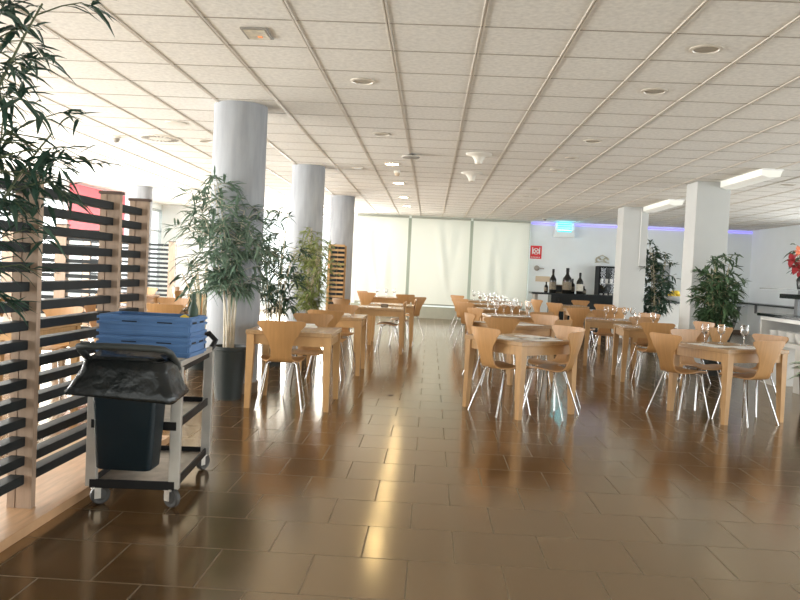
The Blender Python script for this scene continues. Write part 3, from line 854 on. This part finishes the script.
bamboo('large grey-green bamboo in a tall dark planter before the nearest round column', (-1.865, 7.17, 0), (.125, .172, .50), 2.10, 1.0, .40, 7, 'leafA', 'canew', 11, L=.17, w=.013, per=11, dens=1.5)
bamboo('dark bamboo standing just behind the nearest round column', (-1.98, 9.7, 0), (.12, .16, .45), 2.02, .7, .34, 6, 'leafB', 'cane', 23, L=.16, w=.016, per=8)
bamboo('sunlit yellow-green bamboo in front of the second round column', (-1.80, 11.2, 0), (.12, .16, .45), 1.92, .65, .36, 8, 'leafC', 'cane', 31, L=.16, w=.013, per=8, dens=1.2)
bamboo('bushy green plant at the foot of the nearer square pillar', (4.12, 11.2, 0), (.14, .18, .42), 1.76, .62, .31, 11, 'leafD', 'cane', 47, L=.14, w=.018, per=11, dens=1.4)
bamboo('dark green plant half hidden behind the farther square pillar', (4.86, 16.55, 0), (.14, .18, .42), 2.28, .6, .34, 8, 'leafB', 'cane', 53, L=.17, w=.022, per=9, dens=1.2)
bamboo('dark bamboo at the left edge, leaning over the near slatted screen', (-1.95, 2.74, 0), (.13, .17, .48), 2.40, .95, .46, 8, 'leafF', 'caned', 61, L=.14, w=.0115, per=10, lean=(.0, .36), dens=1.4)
# dark broad plant behind the big bamboo
t = thing('potted_palm', 'dark broad-leaved plant behind the big bamboo, beyond the screen', 'potted plant', (-2.72, 9.1, 0))
pot(t, .14, .19, .4)
rnd = random.Random(8); f = B(); st = B()
for k in range(44):
    a = rnd.uniform(0, 2*pi); z = rnd.uniform(.6, 1.35); r = rnd.uniform(.05, .26)
    p = Vector((cos(a)*r, sin(a)*r, z)); leaf(f, p, Vector((cos(a), sin(a), rnd.uniform(-.5, .4))), rnd.uniform(.18, .3), .03, .6, rnd)
    st.tube([(0, 0, .38), (cos(a)*r*.5, sin(a)*r*.5, z*.7+.1), tuple(p)], .005, 4)
f.obj('foliage', 'leafB', t)['kind'] = 'stuff'; st.obj('stems', 'cane', t)['kind'] = 'stuff'

# ------------------------------------------------------------------ buffet, right side
t = thing('buffet_cabinet', 'white buffet cabinet with black top and open shelf of bowls at right', 'cabinet', (4.55, 9.0, 0))
B().box(-.03, .75, -.6, 1.75, .905, .945, .004).obj('worktop', 'black', t)
b = B(); b.box(0, .72, 1.65, 1.70, .55, .905); b.box(0, .72, -.55, -.5, .55, .905); b.box(0, .72, -.5, 1.65, .55, .60); b.box(.66, .72, -.5, 1.65, .60, .905)
b.box(0, .05, -.5, 1.65, .855, .905)
b.obj('shelf_box', 'white', t)
for y in (-.5, .35, 1.3): B().box(.03, .70, y, y+.36, 0, .55, .004).obj('leg_panel', 'white', t)
def bowl(x, y, z, label, r=.085, h=.1):
    tag(B().lathe([(r*.55, 0), (r*.62, .006), (r*.95, h*.55), (r, h), (r-.006, h), (r*.88, h*.55), (r*.5, .012)], 22, (x, y, z)).obj('bowl', 'porcelain', None, 45), label, 'bowl', 'white bowls on the buffet shelf')
for k in range(6):
    bowl(4.70, 10.50-.24*k, .6005, 'white bowl in the open buffet shelf, %s from the far end' % ('first', 'second', 'third', 'fourth', 'fifth', 'sixth')[k], .095, .13)
t = thing('display_stand', 'grey post display stand with black and glass shelves on the buffet cabinet', 'display stand', (4.85, 10.25, .945))
B().box(-.045, .045, -.045, .045, 0, .23, .003).obj('post', 'shade', t)
B().box(-.13, .45, -.30, .30, .215, .275, .004).obj('lower_shelf', 'black', t)
B().box(-.02, .02, -.02, .02, .275, .33).obj('spacer', 'shade', t)
B().box(-.36, .5, -.4, .4, .33, .343, .003).obj('upper_shelf', 'greytile', t)
# flower display on upper shelf
t = thing('flower_display', 'red and orange artificial flower display on the buffet stand at right edge', 'flowers', (4.86, 10.2, 1.2885))
B().lathe([(.07, 0), (.09, .12), (.05, .2), (.06, .22)], 18).obj('vase', 'black', t, 40)
rnd = random.Random(3); f = B(); s_ = B()
for k in range(34):
    a = rnd.uniform(0, 2*pi); z = rnd.uniform(.25, .6); r = rnd.uniform(.03, .2)
    p = Vector((cos(a)*r, sin(a)*r*.7, z)); leaf(f, p, Vector((cos(a), sin(a), rnd.uniform(-.4, .5))), rnd.uniform(.1, .2), .022, .4, rnd)
    s_.tube([(0, 0, .2), tuple(p)], .004, 4)
for (x, z, r, col_) in ((-.14, .30, .13, 'red'), (-.20, .38, .11, 'red'), (-.08, .25, .11, 'red'), (-.12, .50, .09, 'orange'), (.06, .55, .08, 'red')):
    tgt = B()
    for q in range(6):
        a = q*pi/3; leaf(tgt, Vector((x, -.08, z)), Vector((cos(a), -.35, sin(a))), r, r*.4, .1, rnd)
    tgt.obj(col_+'_flower', col_+'leaf', t)
f.obj('leaves', 'leafB', t)['kind'] = 'stuff'; s_.obj('stems', 'cane', t)['kind'] = 'stuff'
# striped plant at right edge
t = thing('potted_striped_plant', 'small plant with striped leaves in a dark pot at right edge', 'potted plant', (4.12, 8.3, 0))
pot(t, .10, .14, .38)
rnd = random.Random(12); f = B()
for k in range(30):
    a = rnd.uniform(0, 2*pi); leaf(f, Vector((cos(a)*.03, sin(a)*.03, .37+rnd.uniform(0, .12))), Vector((cos(a), sin(a), rnd.uniform(-.1, .9))), rnd.uniform(.18, .28), .022, .45, rnd)
f.obj('foliage', 'stripe', t)['kind'] = 'stuff'

# buffet island behind the pillars
t = thing('buffet_island', 'white buffet island with tapered front and black top behind the square pillars', 'counter', (4.86, 17.0, 0))
B().box(-.05, 1.98, -.08, .62, .86, .90, .004).obj('worktop', 'black', t)
B().prism([(0, 0), (.07, .86), (.60, .86), (.55, 0)], 1.0, 1.9, 'x').loft([[(1.0, .0, 0)]*3]*2, cap=False) if False else None
b = B()
b.loft([[(.14, .16, 0), (1.70, .16, 0), (1.70, .52, 0), (.14, .52, 0)], [(0, 0, .86), (1.86, 0, .86), (1.86, .56, .86), (0, .56, .86)]])
b.obj('body', 'white', t)
b = B(); b.loft([[(1.704, .14, 0), (1.78, .14, 0), (1.78, .54, 0), (1.704, .54, 0)], [(1.864, -.02, .86), (1.94, -.02, .86), (1.94, .58, .86), (1.864, .58, .86)]])
b.obj('end_panel', 'black', t)
t = thing('fruit_bowl', 'bowl of yellow fruit on the buffet island between the pillars', 'fruit bowl', (5.42, 17.2, .90))
B().lathe([(.08, 0), (.1, .01), (.2, .08), (.22, .12), (.21, .12), (.18, .08), (.05, .02)], 24).obj('bowl', 'porcelain', t, 45)
rnd = random.Random(2)
for k in range(9):
    a = k*2*pi/6; r = .11 if k < 6 else .05; z = .11 if k < 6 else .185
    o = B().lathe([(.008, -.062), (.035, -.05), (.055, -.02), (.058, .01), (.045, .04), (.012, .06)], 14).obj('yellow_fruit', 'yellow', None, 60, (5.42+cos(a)*r, 17.2+sin(a)*r, .90+z))
    o.rotation_euler = (rnd.uniform(-1, 1), rnd.uniform(-1, 1), 0)
    tag(o, 'round yellow fruit heaped in the bowl on the buffet island', 'fruit', 'yellow fruit in the bowl')
t = thing('food_warmer', 'black food warmer with a dark lamp bar on the buffet island', 'food warmer', (5.22, 17.35, .90))
B().box(-.28, .12, -.1, .1, 0, .06, .004).obj('base', 'greyp', t)
B().box(-.015, .015, -.015, .015, .06, .33).obj('post', 'shade', t); B().box(-.1, .1, -.06, .06, .33, .42, .006).obj('lamp_head', 'black', t)
tag(B().box(6.25, 6.62, YB-.03, YB-.001, 1.33, 1.80, .004).obj('wall_panel', 'greytile'), 'grey square panel on the back wall between the square pillars', 'wall panel')
# black rail shelf along back wall and right wall
t = thing('wall_counter', 'long thin black counter shelf running along back and right walls', 'counter', (7.0, YB, 0))
B().box(-.4, 1.8, -.45, -.001, .84, .88, .004).obj('back_top', 'black', t); B().box(1.35, 1.798, -12, -.45, .84, .88, .004).obj('side_top', 'black', t)
for y in (-.6, -4, -8, -11.5): B().box(1.74, 1.79, y-.02, y+.02, .6, .84).obj('bracket', 'shade', t)
tag(B().box(XR-.03, XR-.001, 16.6, 16.85, 1.33, 1.42, .006).obj('wall_socket', 'greyp'), 'small grey socket box on the right wall beside the flower display', 'socket')

# ------------------------------------------------------------------ service trolley
t = thing('service_trolley', 'metal service trolley with black rimmed shelves on casters at left', 'trolley', (-1.515, 4.25, 0), .075)
hx, hy = .217, .395
def shelf(z, nm, th=.045):
    b = B(); s_ = .012
    b.box(-hx, hx, -hy, -hy+s_, z, z+th, .003); b.box(-hx, hx, hy-s_, hy, z, z+th, .003)
    b.box(-hx, -hx+s_, -hy+s_, hy-s_, z, z+th, .003); b.box(hx-s_, hx, -hy+s_, hy-s_, z, z+th, .003)
    tr = B().box(-hx+.012, hx-.012, -hy+.012, hy-.012, z+.008, z+.016).obj(nm, 'tray', t)
    b.obj('shelf_rim', 'rubber', tr)
shelf(.094, 'lower_shelf'); shelf(.405, 'middle_shelf'); shelf(.70, 'top_shelf', .04)
for sx in (-1, 1):
    for sy in (-1, 1):
        B().box(sx*(hx-.005)-.028 if sx > 0 else -hx-.022, hx+.022 if sx > 0 else -hx+.033, sy*(hy-.02)-.018, sy*(hy-.02)+.018, .10, .735, .004).obj('post', 'alu', t)
        px, py = sx*(hx-.03), sy*(hy-.03)
        RM = Matrix.Translation((px, py, 0)) @ Matrix.Rotation(radians((35, 88, -30, 60)[(sx > 0)*2+(sy > 0)]), 4, 'Z')
        c = B(); c.box(-.03, .03, -.025, .025, .088, .098, M=RM)
        for q in (-1, 1): c.box(-.016, .016, q*.0195-.002, q*.0195+.002, .035, .09, M=RM)
        c.box(-.006, .006, -.022, .022, .044, .056, M=RM)
        co = c.obj('caster', 'steel', t)
        b = B(); b.lathe([(.012, -.015), (.030, -.013), (.034, -.016), (.044, -.016), (.05, -.010), (.05, .010), (.044, .016), (.034, .016), (.030, .013), (.012, .015)], 24)
        for v in b.bm.verts: v.co = RM @ Vector((.018+v.co.x, v.co.z, .0505+v.co.y))
        b.obj('wheel', 'wheel', co, 40)
for sx in (-1, 1): B().box(sx*hx-.012, sx*hx+.012, -hy+.02, hy-.02, .735, .765, .004).obj('side_rail', 'alu', t)
B().tube([(-hx+.005, -hy+.02, .72), (-hx+.0, -hy-.06, .77), (-hx, -hy-.17, .825), (-hx+.015, -hy-.235, .848), (-hx+.06, -hy-.25, .853), (0, -hy-.252, .856), (hx-.06, -hy-.25, .853), (hx-.015, -hy-.235, .848), (hx, -hy-.17, .825), (hx, -hy-.06, .77), (hx-.005, -hy+.02, .72)], .017, 10).obj('handle', 'handle', t, 60)
B().tube([(hx-.09, hy, .74), (hx-.09, hy+.03, .82), (hx-.02, hy+.03, .84), (hx+.02, hy+.03, .80), (hx, hy, .75)], .018, 10).obj('rear_handle', 'rubber', t, 60)

# waste bin hanging on the trolley front
def rrect(hx, hy, r, z, cx=0, cy=0, n=5):
    P = []
    for qx, qy, a0 in ((1, 1, 0), (-1, 1, 90), (-1, -1, 180), (1, -1, 270)):
        for k in range(n+1):
            a = radians(a0+90*k/n); P.append((cx+qx*(hx-r)+r*cos(a), cy+qy*(hy-r)+r*sin(a), z))
    return P
BX, BY = -1.46, 3.735
t = thing('waste_bin', 'dark blue-black plastic waste bin hung on the front of the trolley', 'bin', (BX, BY, .03))
B().loft([rrect(.132, .075, .03, .215), rrect(.138, .08, .03, .222), rrect(.166, .10, .03, .72), rrect(.176, .107, .03, .722), rrect(.176, .107, .03, .745), rrect(.16, .093, .03, .745), rrect(.13, .07, .03, .23)]).obj('body', 'binm', t, 40)
B().box(-.13, .13, .10, .128, .70, .76, .003).obj('hook', 'rubber', t)
# black bag over the bin
t = thing('bin_bag', 'black plastic bag draped over the rim of the hanging waste bin', 'bin bag', (BX+.0, BY, .012))
b = B(); rings = []
prof = [(.15, .08, .71), (.165, .095, .772), (.185, .108, .78), (.200, .118, .77), (.208, .126, .73), (.220, .135, .69), (.242, .145, .645), (.268, .15, .615), (.264, .148, .60), (.235, .14, .60), (.205, .125, .63)]
for k, (a, c, z) in enumerate(prof):
    R = rrect(a, c, .05, z, n=9)
    out = []
    for q in R:
        v = Vector(q); ang = math.atan2(v.y/c, v.x/a)
        n_ = mnoise.noise(Vector((cos(ang)*2.6, sin(ang)*2.6, z*7)))
        fl = max(0, (.74-z)/.2)
        s1 = 1 + (.16*n_*fl) + .02*mnoise.noise(Vector((v.x*22, v.y*22, z*22)))
        pull = max(0, -cos(ang))*.03*fl
        drop = fl*(.022*abs(cos(ang)) - .03*max(0, sin(ang*2+1))+.03*mnoise.noise(Vector((ang*2, 3, 1))))
        out.append((v.x*s1 - pull, v.y*s1, v.z + drop*-.9))
    rings.append(out)
b.loft(rings, cap=False)
bag = b.obj('bag', 'bag', t, 70)
b = B(); b.loft([rrect(.188, .11, .06, .782, 0, 0), rrect(.178, .105, .06, .797), rrect(.12, .07, .04, .785), rrect(.05, .03, .02, .77)])
for v in b.bm.verts: v.co.z += .02*mnoise.noise(v.co*16)
b.obj('bag_top', 'bag', t, 70)

# blue crates on the trolley
def crate(z, h, lab):
    t = thing('blue_crate', lab, 'crate', (-1.51, 4.16, z), 0, 'blue crates on the trolley')
    b = B(); X, Y, th = .24, .135, .014
    for s_ in (-1, 1):
        b.box(-X, X, s_*Y-th/2, s_*Y+th/2, 0, h, .003); b.box(s_*X-th/2, s_*X+th/2, -Y, Y, 0, h, .003)
    b.box(-X, X, -Y, Y, 0, .01); b.obj('walls', 'blue', t)
    b = B()
    for zz in (.012, h*.52, h-.022):
        for s_ in (-1, 1):
            b.box(-X-.012, X+.012, s_*(Y+.009)-.007, s_*(Y+.009)+.007, zz, zz+.014, .002)
            b.box(s_*(X+.009)-.007, s_*(X+.009)+.007, -Y-.012, Y+.012, zz, zz+.014, .002)
    b.obj('ribs', 'blue', t)
    for s_ in (-1, 1):
        for x in (-.12, .07): B().box(x, x+.08, s_*(Y+.0075)-.0012, s_*(Y+.0075)+.0012, h*.66, h*.72).obj('slot', 'slat', t)
        for y in (-.10, .03): B().box(s_*(X+.0075)-.0012, s_*(X+.0075)+.0012, y, y+.07, h*.6, h*.74).obj('slot', 'slat', t)
crate(.7655, .107, 'lower blue plastic crate on the service trolley top')
crate(.8735, .107, 'upper blue plastic crate on the service trolley top')
t = thing('olive_bottle', 'dark green bottle standing at the right of the blue crate', 'bottle', (-1.31, 4.22, .884))
B().lathe([(.022, 0), (.026, .01), (.026, .13), (.012, .17), (.011, .215), (.008, .218)], 16).obj('bottle_body', 'leafB', t, 40)
B().lathe([(.0275, .03), (.0275, .09)], 16, cap=False).obj('label_band', 'labeld', t)
tag(B().lathe([(.004, -.035), (.022, -.028), (.032, 0), (.022, .026), (.006, .036)], 14).obj('lemon', 'yellow', None, 60, (-1.32, 4.10, .955)), 'yellow lemon lying in the upper blue crate', 'lemon')

# small litter on the floor
tag(B().box(-.03, .03, -.006, .006, 0, .006, .002).obj('twig', 'cap', None, None, (-.35, 7.85, .0), .5), 'small dark twig lying on the aisle floor tiles', 'twig')
